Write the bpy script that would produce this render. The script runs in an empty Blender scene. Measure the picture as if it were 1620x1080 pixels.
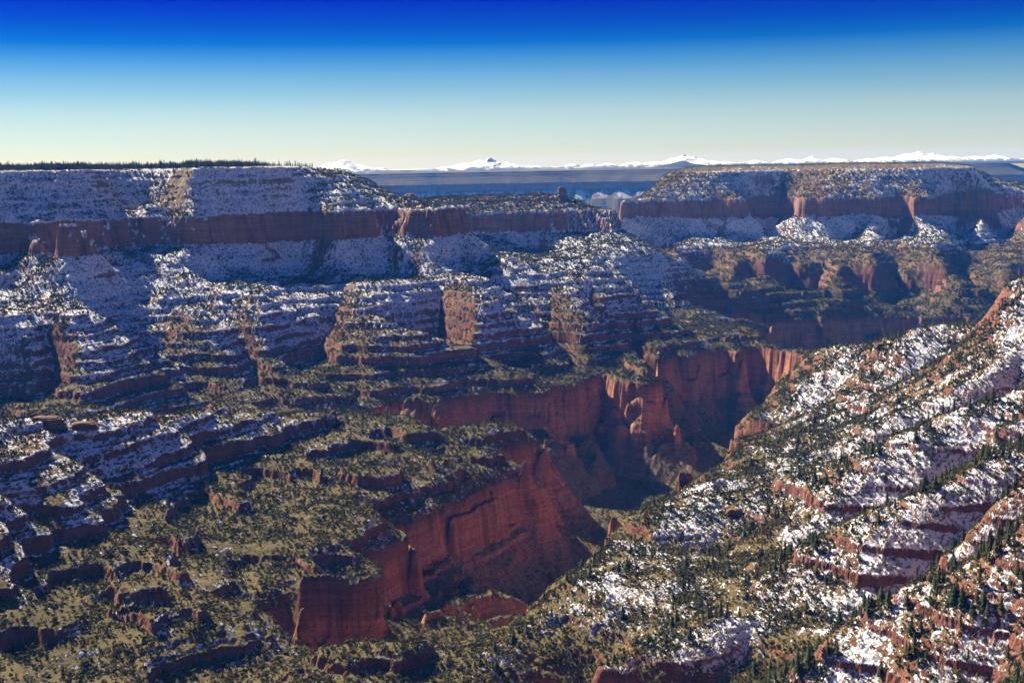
import bpy, math, random
import numpy as np
from mathutils import Matrix, Vector

SC = bpy.context.scene
COL = SC.collection
rng = np.random.default_rng(7)

# ------------------------------------------------------------------ camera, sky, sun, exposure
F_PX, CX, CY = 1955.0, 810.0, 540.0              # focal length and centre, in pixels of a 1620 px wide frame
PITCH, ROLL = math.radians(8.04), math.radians(1.0)
SUN_AZ, SUN_EL = math.radians(-44), math.radians(39)   # azimuth from straight ahead, positive to the right

def camera_axes():
    f = np.array([0.0, math.cos(PITCH), -math.sin(PITCH)])
    r0 = np.array([1.0, 0.0, 0.0]); u0 = np.array([0.0, math.sin(PITCH), math.cos(PITCH)])
    return f, r0 * math.cos(ROLL) - u0 * math.sin(ROLL), u0 * math.cos(ROLL) + r0 * math.sin(ROLL)
AX_F, AX_R, AX_U = camera_axes()

cam = bpy.data.cameras.new('camera')
cam.sensor_width = 36.0; cam.lens = 36.0 * F_PX / 1620.0; cam.clip_start = 20.0; cam.clip_end = 400000.0
cam_ob = bpy.data.objects.new('camera', cam); COL.objects.link(cam_ob); SC.camera = cam_ob
mw = Matrix.Identity(4)
for i in range(3):
    mw[i][0], mw[i][1], mw[i][2] = AX_R[i], AX_U[i], -AX_F[i]
cam_ob.matrix_world = mw

SUN_DIR = Vector((math.sin(SUN_AZ) * math.cos(SUN_EL), math.cos(SUN_AZ) * math.cos(SUN_EL), math.sin(SUN_EL)))
sun = bpy.data.lights.new('sun', 'SUN'); sun.energy = 5.0; sun.angle = math.radians(0.53); sun.color = (1.0, 0.90, 0.76)
sun_ob = bpy.data.objects.new('sun', sun); COL.objects.link(sun_ob)
sun_ob.rotation_euler = SUN_DIR.to_track_quat('Z', 'Y').to_euler()

world = bpy.data.worlds.new('World'); SC.world = world; world.use_nodes = True
wn, wl = world.node_tree.nodes, world.node_tree.links
sky = wn.new('ShaderNodeTexSky'); sky.sky_type = 'NISHITA'; sky.sun_disc = False
sky.sun_elevation = SUN_EL; sky.sun_rotation = SUN_AZ % (2 * math.pi); sky.altitude = 2400; sky.air_density = 1.0; sky.dust_density = 0.3; sky.ozone_density = 3.0
tc = wn.new('ShaderNodeTexCoord'); sep = wn.new('ShaderNodeSeparateXYZ'); wl.new(tc.outputs['Generated'], sep.inputs[0])
ramp = wn.new('ShaderNodeValToRGB'); mr = wn.new('ShaderNodeMapRange'); mr.inputs['From Min'].default_value = 0.0; mr.inputs['From Max'].default_value = 0.16
wl.new(sep.outputs['Z'], mr.inputs['Value']); wl.new(mr.outputs[0], ramp.inputs[0])
SKY_TINT = [(0.0, (0.8788, 0.7989, 0.5533)), (0.0671, (0.8788, 0.7989, 0.5533)), (0.1247, (0.8487, 0.8206, 0.7469)), (0.2046, (0.8302, 0.8211, 0.7585)), (0.2845, (0.7395, 0.786, 0.7505)), (0.3645, (0.5382, 0.6984, 0.7423)), (0.4444, (0.3562, 0.5937, 0.7502)), (0.5243, (0.152, 0.4503, 0.7238)), (0.6042, (0.0052, 0.2557, 0.6822)), (0.6841, (0.0, 0.1307, 0.6619)), (0.7641, (0.0, 0.0671, 0.6316)), (0.844, (0.0001, 0.0005, 0.5782)), (1.0, (0.07, 0.22, 0.72))]
el = ramp.color_ramp.elements
el[0].position, el[0].color = SKY_TINT[0][0], SKY_TINT[0][1] + (1,)
el[1].position, el[1].color = SKY_TINT[-1][0], SKY_TINT[-1][1] + (1,)
for p, c in SKY_TINT[1:-1]:
    e = el.new(p); e.color = c + (1,)
mul = wn.new('ShaderNodeMix'); mul.data_type = 'RGBA'; mul.blend_type = 'MULTIPLY'; mul.inputs['Factor'].default_value = 1.0
wl.new(sky.outputs[0], mul.inputs['A']); wl.new(ramp.outputs[0], mul.inputs['B'])
bg = wn['Background']; bg.inputs['Strength'].default_value = 0.04
wl.new(mul.outputs['Result'], bg.inputs['Color'])

SC.view_settings.view_transform = 'Standard'; SC.view_settings.look = 'None'
SC.view_settings.exposure = 1.4; SC.view_settings.gamma = 1.0
SC.render.engine = 'CYCLES'
SC.cycles.use_denoising = True
SC.cycles.max_bounces = 4; SC.cycles.diffuse_bounces = 3; SC.cycles.glossy_bounces = 1; SC.cycles.volume_bounces = 0
SC.cycles.transmission_bounces = 2; SC.cycles.transparent_max_bounces = 4

# ------------------------------------------------------------------ object helpers
def link(name, me, mat=None, parent=None):
    o = bpy.data.objects.new(name, me); COL.objects.link(o)
    if mat and len(me.materials) == 0: me.materials.append(mat)
    if parent: o.parent = parent
    return o
def tag(o, label=None, category=None, group=None, kind=None):
    for k, v in (('label', label), ('category', category), ('group', group), ('kind', kind)):
        if v: o[k] = v
    return o
def mesh_from(name, verts, faces, attrs=None, smooth_faces=True):
    """verts (n,3), faces (m,k) with one k"""
    verts = np.ascontiguousarray(verts, np.float32); faces = np.ascontiguousarray(faces, np.int32)
    me = bpy.data.meshes.new(name)
    me.vertices.add(len(verts)); me.vertices.foreach_set('co', verts.ravel())
    k = faces.shape[1]
    me.loops.add(faces.size); me.loops.foreach_set('vertex_index', faces.ravel())
    me.polygons.add(len(faces)); me.polygons.foreach_set('loop_start', np.arange(0, faces.size, k, dtype=np.int32))
    for an, av in (attrs or {}).items():
        a = me.attributes.new(an, 'FLOAT', 'POINT'); a.data.foreach_set('value', np.ascontiguousarray(av, np.float32).ravel())
    me.update(calc_edges=True)
    if smooth_faces: me.shade_smooth()
    else: me.shade_flat()
    return me

class NodeBook:
    """small helper for writing node materials"""
    def __init__(self, name):
        self.m = bpy.data.materials.new(name); self.m.use_nodes = True
        self.t = self.m.node_tree; self.n = self.t.nodes; self.l = self.t.links
        self.bsdf = self.n['Principled BSDF']
        self.bsdf.inputs['Roughness'].default_value = .95; self.bsdf.inputs['Specular IOR Level'].default_value = .08
        self.coord = self.n.new('ShaderNodeTexCoord').outputs['Object']
    def put(self, sock, v):
        if hasattr(v, 'is_linked') or isinstance(v, bpy.types.NodeSocket): self.l.new(v, sock)
        else: sock.default_value = v
    def math(self, op, a, b=0.0, clamp=False):
        n = self.n.new('ShaderNodeMath'); n.operation = op; n.use_clamp = clamp
        self.put(n.inputs[0], a); self.put(n.inputs[1], b); return n.outputs[0]
    def attr(self, name):
        n = self.n.new('ShaderNodeAttribute'); n.attribute_name = name; return n.outputs['Fac']
    def noise(self, scale, detail=3, rough=.55, stretch=(1, 1, 1), seed=0.0):
        mp = self.n.new('ShaderNodeMapping'); self.l.new(self.coord, mp.inputs[0])
        mp.inputs['Scale'].default_value = [scale * q for q in stretch]; mp.inputs['Location'].default_value = (seed * 13.7, seed * 7.1, seed * 3.3)
        n = self.n.new('ShaderNodeTexNoise'); self.l.new(mp.outputs[0], n.inputs['Vector'])
        n.inputs['Scale'].default_value = 1.0; n.inputs['Detail'].default_value = detail; n.inputs['Roughness'].default_value = rough
        return n.outputs['Fac']
    def remap(self, v, a, b, c=0.0, d=1.0, smooth_step=False):
        n = self.n.new('ShaderNodeMapRange'); n.interpolation_type = 'SMOOTHSTEP' if smooth_step else 'LINEAR'
        self.put(n.inputs['Value'], v)
        for k, q in zip(('From Min', 'From Max', 'To Min', 'To Max'), (a, b, c, d)): self.put(n.inputs[k], q)
        return n.outputs[0]
    def mix(self, f, a, b, mode='MIX'):
        n = self.n.new('ShaderNodeMix'); n.data_type = 'RGBA'; n.blend_type = mode
        self.put(n.inputs['Factor'], f)
        for s, v in (('A', a), ('B', b)):
            self.put(n.inputs[s], v + (1,) if isinstance(v, tuple) else v)
        return n.outputs['Result']
    def ramp(self, v, stops, mode='LINEAR'):
        n = self.n.new('ShaderNodeValToRGB'); n.color_ramp.interpolation = mode; e = n.color_ramp.elements
        e[0].position, e[0].color = stops[0][0], stops[0][1] + (1,); e[1].position, e[1].color = stops[-1][0], stops[-1][1] + (1,)
        for p, c in stops[1:-1]:
            q = e.new(p); q.color = c + (1,)
        self.put(n.inputs[0], v); return n.outputs[0]
    def scale_color(self, col, f):
        n = self.n.new('ShaderNodeVectorMath'); n.operation = 'SCALE'
        self.put(n.inputs[0], col); self.put(n.inputs['Scale'], f); return n.outputs[0]
    def normal_z(self):
        g = self.n.new('ShaderNodeNewGeometry'); s = self.n.new('ShaderNodeSeparateXYZ'); self.l.new(g.outputs['Normal'], s.inputs[0]); return s.outputs['Z']
    def finish(self, col, bump=None, strength=.5, dist=1.0):
        self.put(self.bsdf.inputs['Base Color'], col)
        if bump is not None:
            b = self.n.new('ShaderNodeBump'); b.inputs['Strength'].default_value = strength; b.inputs['Distance'].default_value = dist
            self.l.new(bump, b.inputs['Height']); self.l.new(b.outputs[0], self.bsdf.inputs['Normal'])
        return self.m

def rock_column_stops(lo=-1000.0, hi=60.0):
    c = [(-1000, (.20, .16, .10)), (-900, (.21, .165, .105)), (-830, (.22, .15, .095)), (-815, (.36, .18, .10)), (-760, (.48, .205, .11)), (-690, (.45, .19, .105)), (-666, (.27, .115, .07)),
         (-640, (.22, .098, .066)), (-560, (.24, .098, .065)), (-500, (.20, .086, .062)), (-450, (.23, .098, .067)), (-390, (.20, .088, .064)), (-330, (.27, .12, .08)), (-256, (.25, .115, .078)),
         (-250, (.29, .145, .095)), (-200, (.33, .17, .115)), (-160, (.30, .165, .115)), (-150, (.24, .17, .12)), (-70, (.25, .185, .13)), (-20, (.28, .22, .165)), (60, (.24, .19, .13))]
    return [((s - lo) / (hi - lo), q) for s, q in c]

def terrain_material():
    b = NodeBook('canyon_rock_snow')
    s = b.attr('strat'); pot = b.attr('snow'); veg = b.attr('scrub'); nz = b.normal_z()
    wob = b.noise(1 / 60, 3)
    sj = b.math('ADD', s, b.math('MULTIPLY', b.math('SUBTRACT', wob, .5), 22.0))
    rock = b.ramp(b.remap(sj, -1000, 60), rock_column_stops())
    beds = b.noise(1.0, 4, .65, (1 / 160, 1 / 160, 1 / 6.5), 1)
    streak = b.noise(1.0, 3, .6, (1 / 14, 1 / 14, 1 / 130), 2)
    blot = b.noise(1 / 9, 4, .62, seed=3)
    crack = b.n.new('ShaderNodeTexVoronoi'); crack.feature = 'DISTANCE_TO_EDGE'
    mp = b.n.new('ShaderNodeMapping'); b.l.new(b.coord, mp.inputs[0]); mp.inputs['Scale'].default_value = (1 / 13, 1 / 13, 1 / 34)
    wv = b.mix(.12, mp.outputs[0], b.noise(1 / 9, 2, .5, seed=9)); b.l.new(wv, crack.inputs['Vector'])
    joint = b.remap(crack.outputs['Distance'], 0.0, .09, .45, 1.0)
    stain = b.remap(b.noise(1.0, 3, .6, (1 / 30, 1 / 30, 1 / 260), 10), .52, .68, 1.0, .55, True)
    f = b.math('MULTIPLY', joint, stain)
    f = b.math('MULTIPLY', f, b.math('MULTIPLY', b.remap(beds, .25, .75, .55, 1.42), b.math('MULTIPLY', b.remap(streak, .25, .75, .68, 1.28), b.remap(blot, .25, .75, .72, 1.28))))
    rock = b.scale_color(rock, f)
    big = b.noise(1 / 230, 3, .5, seed=4)
    soil = b.mix(b.remap(s, -700, -560), (.225, .182, .086), (.215, .142, .083))
    soil = b.mix(b.remap(big, .35, .75, 0, .8), soil, (.225, .135, .085))
    soil = b.scale_color(soil, b.remap(blot, .2, .8, .62, 1.3))
    steep = b.remap(b.math('ADD', nz, b.math('MULTIPLY', b.math('SUBTRACT', blot, .5), .35)), .60, .76, 1.0, 0.0, True)
    col = b.mix(steep, soil, rock)
    tuft = b.noise(1 / 4.5, 3, .7, seed=5)
    green = b.remap(b.math('ADD', tuft, b.math('MULTIPLY', veg, .42)), .70, .80, 0, .85, True)
    green = b.math('MULTIPLY', green, b.math('SUBTRACT', 1.0, b.math('MULTIPLY', steep, .88)))
    col = b.mix(green, col, b.mix(b.remap(big, .3, .7), (.066, .060, .022), (.115, .096, .036)))
    n1 = b.noise(1 / 15, 6, .76, seed=6); n2 = b.noise(1 / 75, 3, .55, seed=7)
    k = b.math('ADD', pot, b.math('ADD', b.math('MULTIPLY', b.math('SUBTRACT', n1, .5), 1.25), b.math('MULTIPLY', b.math('SUBTRACT', n2, .5), .45)))
    k = b.math('SUBTRACT', k, b.math('MULTIPLY', steep, .25))
    snow = b.math('MULTIPLY', b.remap(k, -.035, .045, 0, 1, True), b.remap(b.math('ADD', nz, b.math('MULTIPLY', b.math('SUBTRACT', blot, .5), .3)), .40, .54, 0, 1, True))
    speck = b.remap(b.noise(1 / 6.5, 2, .6, seed=11), .52, .62, 1.0, .22, True)
    snow = b.math('MULTIPLY', snow, speck)
    col = b.mix(snow, col, (.84, .86, .90))
    return b.finish(col, b.math('ADD', b.noise(1 / 5.0, 5, .7, seed=8), b.math('MULTIPLY', streak, .8)), .8, 3.0)

def leaf_material(name, c0, c1, c2):
    b = NodeBook(name)
    tint = b.attr('tint'); ob = b.n.new('ShaderNodeObjectInfo').outputs['Random']
    r = b.math('FRACT', b.math('ADD', tint, ob))
    col = b.ramp(r, [(0, c0), (.5, c1), (1, c2)])
    v = b.noise(1 / 1.4, 2)
    return b.finish(b.scale_color(col, b.remap(v, .3, .7, .7, 1.3)))
def bark_material():
    b = NodeBook('bark')
    return b.finish(b.mix(b.noise(1 / .5, 3, .6, (1, 1, .2)), (.07, .045, .03), (.15, .095, .06)))

# ------------------------------------------------------------------ numpy helpers
def ray(px, py):
    """direction of a surveyed sight line, scaled to unit horizontal length"""
    d = AX_F * F_PX + AX_R * (px - CX) + AX_U * (CY - py)
    return d / math.hypot(d[0], d[1])

def hash_grid(ix, iy, seed):
    h = (ix.astype(np.uint32) * np.uint32(374761393) + iy.astype(np.uint32) * np.uint32(668265263)
         + np.uint32((seed * 974711 + 12345) & 0xFFFFFFFF))
    h = (h ^ (h >> np.uint32(13))) * np.uint32(1274126177)
    return h ^ (h >> np.uint32(16))

_ang = np.linspace(0, 2 * np.pi, 256, endpoint=False)
_GX, _GY = np.cos(_ang).astype(np.float32), np.sin(_ang).astype(np.float32)

def perlin(x, y, seed=0):
    x = np.asarray(x, np.float32); y = np.asarray(y, np.float32)
    fx = np.floor(x); fy = np.floor(y)
    ix = fx.astype(np.int32); iy = fy.astype(np.int32)
    x = x - fx; y = y - fy
    u = x * x * x * (x * (x * 6 - 15) + 10); v = y * y * y * (y * (y * 6 - 15) + 10)
    def g(dx, dy):
        h = (hash_grid(ix + dx, iy + dy, seed) & np.uint32(255)).astype(np.intp)
        return _GX[h] * (x - dx) + _GY[h] * (y - dy)
    a = g(0, 0); b = g(1, 0); a += u * (b - a)
    c = g(0, 1); e = g(1, 1); c += u * (e - c)
    return (a + v * (c - a)) * 1.5

def fbm(x, y, seed, octaves=4, gain=0.5, lac=2.03):
    s = 0; a = 1.0
    for o in range(octaves):
        s = s + a * perlin(x, y, seed + o)
        x = x * lac + 17.3; y = y * lac - 9.1; a *= gain
    return s

def ridge(x, y, seed):
    return 1.0 - 2.0 * np.abs(perlin(x, y, seed))          # sharp crest at +1

def smooth(x, a, b):
    t = np.clip((x - a) / (b - a), 0, 1)
    return t * t * (3 - 2 * t)

def bilinear(grid, x, y, x0, y0, step):
    gx = np.clip((x - x0) / step, 0, grid.shape[1] - 1.001); gy = np.clip((y - y0) / step, 0, grid.shape[0] - 1.001)
    ix = gx.astype(np.int32); iy = gy.astype(np.int32); fx = (gx - ix).astype(np.float32); fy = (gy - iy).astype(np.float32)
    a = grid[iy, ix] * (1 - fx) + grid[iy, ix + 1] * fx
    b = grid[iy + 1, ix] * (1 - fx) + grid[iy + 1, ix + 1] * fx
    return a * (1 - fy) + b * fy

def cubic(grid, x, y, x0, y0, step):
    """quadratic B-spline sampling: smooth first derivative"""
    gx = np.clip((x - x0) / step, 1, grid.shape[1] - 2.001); gy = np.clip((y - y0) / step, 1, grid.shape[0] - 2.001)
    ix = np.floor(gx + .5).astype(np.int32); iy = np.floor(gy + .5).astype(np.int32)
    fx = (gx - ix).astype(np.float32); fy = (gy - iy).astype(np.float32)
    wx = (.5 * (.5 - fx) ** 2, .75 - fx * fx, .5 * (.5 + fx) ** 2)
    wy = (.5 * (.5 - fy) ** 2, .75 - fy * fy, .5 * (.5 + fy) ** 2)
    s = 0
    for j in range(3):
        jj = np.clip(iy + j - 1, 0, grid.shape[0] - 1)
        row = 0
        for i in range(3):
            row = row + wx[i] * grid[jj, np.clip(ix + i - 1, 0, grid.shape[1] - 1)]
        s = s + wy[j] * row
    return s

# ------------------------------------------------------------------ the rock column: run u (m from the rim) -> level s (m below the rim)
PROFILE = np.array([(-400, 30), (-150, 25), (-50, 8), (0, 0), (8, -14), (60, -47), (66, -58), (235, -158), (256, -253),
                    (455, -388), (870, -663), (893, -815), (950, -836), (956, -846), (1300, -930), (1500, -945), (3000, -960)], float)
SMOOTH = np.array([(-400, 30), (-150, 25), (-50, 8), (0, 0), (20, -16), (235, -158), (256, -253), (455, -388), (870, -663), (893, -815), (1300, -930), (1500, -945), (3000, -960)], float)
# ledges of the layered beds: run, half spacing, height
LEDGES = [(18, 20, 8), (52, 22, 7), (96, 26, 7), (140, 26, 7), (190, 30, 6), (345, 30, 5), (420, 30, 6),
          (466, 24, 15), (508, 24, 13), (545, 22, 14), (592, 28, 20), (636, 22, 13), (676, 26, 20), (722, 34, 34), (775, 30, 22), (826, 26, 16),
          (925, 24, 8), (975, 30, 9), (1040, 40, 7)]
def talus(u): return np.interp(u, SMOOTH[:, 0], SMOOTH[:, 1])
def level(u): return np.interp(u, PROFILE[:, 0], PROFILE[:, 1])
def run(s): return np.interp(-np.asarray(s, float), -PROFILE[:, 1], PROFILE[:, 0])
def dip(y):
    """the beds sink gently away from the viewpoint"""
    return 12.0 - 60.0 * smooth(y, 4700, 5600) - 17.0 * smooth(y, 9000, 16000)

R_, K_, C_, S_, W_, B_, FL_ = 0., -158., -253., -389., -664., -815., -945.
CTRL = []
def add_xyu(x, y, u): CTRL.append((x, y, u))
def sight(px, py, s, d):
    v = ray(px, py); r = (s + d) / v[2]
    return v[0] * r, v[1] * r
def trace(pts, s=None, d=12.0, dense=70.0, far=9000):
    """a surveyed contour or crest: sight lines met with the known level of the bed"""
    out = []
    for p in pts:
        ss = p[2] if len(p) > 2 else s
        x, y = sight(p[0], p[1], ss, d)
        out.append((x, y, float(run(ss))))
    for i, a in enumerate(out):
        add_xyu(*a)
        if i + 1 < len(out):
            b = out[i + 1]; n = int(math.hypot(b[0] - a[0], b[1] - a[1]) / dense)
            for k in range(1, n + 1):
                t = k / (n + 1.0)
                add_xyu(*(a[j] * (1 - t) + b[j] * t for j in range(3)))
    return out
def spot(px, r, s, u=None):
    v = ray(px, 300)
    add_xyu(v[0] * r, v[1] * r, float(run(s)) if u is None else u)

def ravines(lines, cuts, back_dir):
    """ravines between neighbouring spurs, cut back into the wall"""
    for a, b in zip(lines[:-1], lines[1:]):
        for uu, back in cuts:
            pa = [np.interp(uu, [q[2] for q in a], [q[j] for q in a]) for j in (0, 1)]
            pb = [np.interp(uu, [q[2] for q in b], [q[j] for q in b]) for j in (0, 1)]
            for t, q in ((.52, .8), (.68, 1.0), (.80, .75)):
                add_xyu(pa[0] * (1 - t) + pb[0] * t + back_dir[0] * back * q, pa[1] * (1 - t) + pb[1] * t + back_dir[1] * back * q, uu)

def survey():
    # ---- the long wall on the left
    trace([(-300, 420), (-150, 414), (0, 407), (60, 402), (110, 406), (157, 404), (187, 393), (233, 384), (280, 389), (320, 388), (360, 385),
           (400, 384), (467, 379), (533, 380), (583, 377), (610, 371), (640, 374), (667, 374), (700, 375), (730, 371), (752, 372)], C_)
    trace([(-200, 520), (0, 500), (60, 503), (110, 497), (150, 484), (215, 476), (283, 470)], S_)
    trace([(325, 458), (350, 460), (377, 463)], S_)
    trace([(420, 455), (470, 452), (533, 447)], S_)
    trace([(600, 449), (645, 448), (690, 441)], S_)
    trace([(730, 440), (780, 444), (830, 440), (862, 428)], S_)
    spurs = [
        [(0, 447, -335), (50, 497, -395), (110, 540, -450), (160, 585, -515), (200, 625, -575)],
        [(157, 404, -255), (213, 430, -312), (283, 470, -389), (307, 503, -435), (333, 527, -472), (367, 553, -515), (410, 590, -572), (440, 620, -622)],
        [(280, 389, -253), (317, 433, -330), (377, 463, -389), (400, 487, -420), (433, 530, -475), (470, 560, -522), (510, 596, -578), (540, 628, -640)],
        [(467, 379, -253), (500, 413, -325), (533, 447, -389), (570, 490, -440), (610, 530, -500), (650, 570, -560), (700, 622, -650)],
        [(583, 377, -253), (633, 405, -315), (690, 441, -389), (700, 460, -415), (733, 493, -460), (767, 520, -500), (800, 560, -560), (860, 598, -642)],
        [(755, 372, -253), (817, 403, -325), (862, 428, -389), (893, 453, -425), (927, 487, -480), (957, 513, -525), (995, 556, -605), (1020, 578, -655)]]
    trace([(200, 640), (313, 618), (400, 602), (500, 585)], -600)
    lines = [trace(s) for s in spurs]
    ravines(lines, ((390, 100), (480, 200), (570, 190), (650, 130), (740, 50)), (-.43, .9))
    trace([(-200, 700), (30, 640), (120, 660)], -600)
    trace([(330, 646), (430, 628), (490, 612)], -628)
    trace([(520, 602, -615), (560, 625, -645), (590, 641, -663)])
    trace([(540, 652), (590, 641), (640, 634), (690, 634), (750, 626), (800, 613), (850, 604), (905, 593), (960, 587), (1017, 581), (1030, 583)], W_)
    trace([(1030, 583, -664), (1045, 640, -745), (1062, 668, -800), (1078, 692, -830), (1095, 722, -900)])
    trace([(1006, 570), (1050, 570), (1100, 564), (1145, 557)], W_)
    trace([(1146, 558, -664), (1160, 600, -760), (1176, 640, -830)])
    trace([(700, 672), (790, 682), (850, 690), (900, 680)], B_)
    # second promontory of the wall
    trace([(860, 421), (900, 419), (943, 422)], S_)
    trace([(943, 422, -389), (990, 440, -425), (1033, 478, -510), (1052, 493, -540), (1080, 510, -575), (1100, 535, -622), (1140, 556, -662)])
    # low red table beyond it
    trace([(1100, 538), (1130, 528), (1165, 523), (1200, 527), (1232, 538)], -650)
    trace([(1140, 552), (1180, 545), (1232, 547), (1250, 566)], W_)
    trace([(1250, 570, -680), (1253, 580, -730)])
    # plateau behind the left rim
    for px, r, u in ((-300, 4300, -25), (-300, 5200, -60), (0, 4460, -28), (0, 5000, -60), (150, 4520, -30), (150, 5200, -60), (300, 4580, -28), (300, 5400, -60), (420, 4650, -24), (420, 5300, -30),
                     (-300, 6500, -60), (0, 6500, -60), (300, 6500, -50), (480, 4580, 30), (500, 4650, 30), (300, 8500, 100), (0, 8500, 0)):
        spot(px, r, 0, u)
    for px, r in ((-300, 4330), (-150, 4310), (0, 4335), (80, 4360), (150, 4390), (230, 4410), (300, 4440), (400, 4490), (455, 4530)):
        spot(px, r, 0)
    for px, r, s in ((520, 4600, -60), (545, 5000, -20), (580, 5100, -35), (575, 4700, -110), (600, 4950, -95), (640, 4700, -140), (640, 5500, -95), (600, 6200, -200), (450, 5900, -60), (500, 7200, -300), (700, 4700, -157), (740, 4620, -170)):
        spot(px, r, s)
    # ---- the long flat ridge end behind the wall
    for px, r in ((700, 5560), (770, 5640), (820, 5690), (860, 5700), (905, 5720), (940, 5750), (966, 5710), (980, 5800)):
        spot(px, r, C_)
    for px, r, s in ((690, 5860, -106), (760, 5910, -106), (820, 5940, -106), (860, 5950, -106), (895, 5970, -108), (925, 5960, -150), (950, 5930, -205), (700, 6150, -106), (800, 6200, -108), (890, 6220, -125), (1000, 6050, -330),
                     (750, 6700, -400), (850, 6650, -400), (950, 6450, -480), (850, 7000, -750), (950, 7200, -850), (700, 7500, -650), (960, 8300, -900)):
        spot(px, r, s)
    trace([(790, 408), (827, 406), (850, 400), (880, 407), (960, 407), (1040, 402)], -346, d=-48)
    trace([(1040, 401, -346), (1083, 417, -412), (1133, 450, -500), (1163, 477, -565), (1217, 508, -655)], d=-48)
    trace([(1040, 555), (1130, 545), (1222, 528)], -680, d=-48)
    for px, r, s in ((1000, 4560, -500), (1060, 4600, -600), (1110, 4700, -700), (1180, 4750, -760), (900, 4850, -440), (800, 4950, -400)):
        spot(px, r, s)
    # ---- the mesa on the right
    for px, r in ((960, 6980), (1000, 7060), (1040, 7100), (1080, 7120), (1115, 7130), (1155, 7100), (1195, 7130), (1230, 7140), (1270, 7130), (1310, 7100), (1350, 7140), (1400, 7150), (1440, 7130), (1490, 7200), (1550, 7260), (1620, 7330), (1750, 7400), (1900, 7450)):
        spot(px, r, C_)
    for px, r, s in ((1060, 7350, -60), (1085, 7430, 0), (1120, 7450, 10), (1200, 7490, 14), (1300, 7490, 14), (1400, 7490, 14), (1480, 7500, 12), (1520, 7530, 0), (1545, 7500, -60), (1570, 7500, -115), (1620, 7550, -130), (1750, 7600, -140),
                     (1020, 7250, -110), (980, 7100, -160), (1100, 7900, 20), (1300, 8200, 22), (1480, 8000, 18), (1560, 8000, -60), (1700, 8400, -150), (1020, 8000, -200), (980, 7600, -450)):
        spot(px, r, s)
    trace([(1000, 385), (1050, 392), (1100, 388), (1130, 382), (1157, 384), (1193, 382)], S_, d=-48)
    trace([(1215, 378), (1240, 384), (1293, 384), (1340, 385), (1372, 386), (1400, 383)], S_, d=-48)
    trace([(1420, 380), (1463, 386), (1500, 386), (1530, 378), (1613, 373), (1700, 375)], S_, d=-48)
    mesa = [[(1060, 392, -389), (1045, 420, -450), (1040, 450, -530)],
            [(1125, 374, -350), (1100, 390, -395), (1085, 412, -445), (1078, 442, -525), (1082, 470, -605)],
            [(1157, 384, -388), (1163, 420, -455), (1150, 450, -530), (1165, 478, -625)],
            [(1250, 387, -389), (1215, 415, -445), (1172, 453, -540), (1190, 482, -645)],
            [(1330, 386, -389), (1322, 420, -455), (1308, 447, -520), (1283, 474, -600), (1280, 487, -650)],
            [(1400, 384, -389), (1388, 420, -460), (1360, 460, -570), (1372, 489, -658)],
            [(1480, 387, -389), (1500, 420, -465), (1490, 455, -550), (1480, 484, -645)],
            [(1590, 376, -389), (1600, 420, -480), (1600, 460, -580)]]
    ravines([trace(q, d=-48) for q in mesa], ((390, 110), (480, 280), (570, 350), (650, 340), (740, 230)), (-.1, 1.0))
    for px, r in ((1085, 6900), (1222, 6900), (1412, 6850), (1520, 6900), (1040, 6950)):
        spot(px, r, S_)
    trace([(1180, 484), (1247, 485), (1310, 490), (1363, 488), (1387, 493)], W_, d=-48)
    trace([(1420, 484), (1480, 484), (1560, 486), (1640, 484)], W_, d=-48)
    trace([(1230, 540), (1290, 548), (1340, 548), (1390, 546)], -850, d=-48)
    for px, r, s in ((1120, 6500, -640), (1130, 6100, -760), (1060, 6800, -640), (1000, 6700, -700), (1240, 5300, -930), (1290, 5250, -945), (1330, 5200, -950), (1450, 5300, -945), (1600, 5400, -945), (1170, 5500, -900), (1090, 5900, -860)):
        spot(px, r, s)
    for px, r, s in ((930, 8800, -900), (1000, 8800, -900), (1060, 8800, -900), (1000, 8300, -700), (1070, 8500, -450), (800, 8800, -900), (880, 8400, -880)):
        spot(px, r, s)
    # ---- canyon floor
    for px, r, u in ((600, 1640, 960), (640, 1730, 1000), (700, 1900, 1060), (760, 2100, 1112), (820, 2310, 1153), (870, 2480, 1195), (930, 2740, 1237), (985, 2990, 1290), (1035, 3140, 1320), (1080, 3330, 1330), (1150, 3750, 1330), (1215, 4150, 1330), (1260, 4600, 1330), (1290, 5000, 1330)):
        spot(px, r, 0, u)
    trace([(1010, 788), (990, 796)], -944)
    for px, r, s in ((900, 3270, -905), (960, 3420, -880), (1010, 3560, -870), (850, 3350, -870), (430, 1350, -800)):
        spot(px, r, s)
    # ---- middle ridge on the left
    trace([(-200, 700, -430), (-100, 690, -438), (0, 688, -450), (75, 668, -456), (165, 688, -474), (220, 664, -470), (290, 652, -476), (330, 649, -486), (400, 647, -515), (480, 654, -560), (540, 664, -598), (612, 664, -618),
           (650, 684, -638), (700, 682, -645), (760, 689, -653), (825, 689, -663)])
    trace([(827, 690), (833, 711), (800, 730), (777, 742), (747, 762), (717, 803), (667, 822), (615, 846), (585, 862)], W_)
    trace([(575, 890), (560, 925), (520, 938), (476, 950)], W_)
    trace([(468, 985), (440, 1012), (385, 1080), (330, 1150)], W_)
    trace([(833, 705, -670), (868, 745, -720), (876, 780, -790)])
    trace([(868, 806), (783, 850), (700, 893), (640, 945), (560, 1010)], -755)
    for px, py, sg, u in ((900, 840, -835, 1100), (830, 900, -815, 1060), (760, 950, -800, 1025), (690, 1000, -785, 990), (620, 1060, -775, 965)):
        x, y = sight(px, py, sg, 12.0); add_xyu(x, y, u)
    trace([(575, 890, -680), (605, 950, -750), (640, 1005, -760)])
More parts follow.
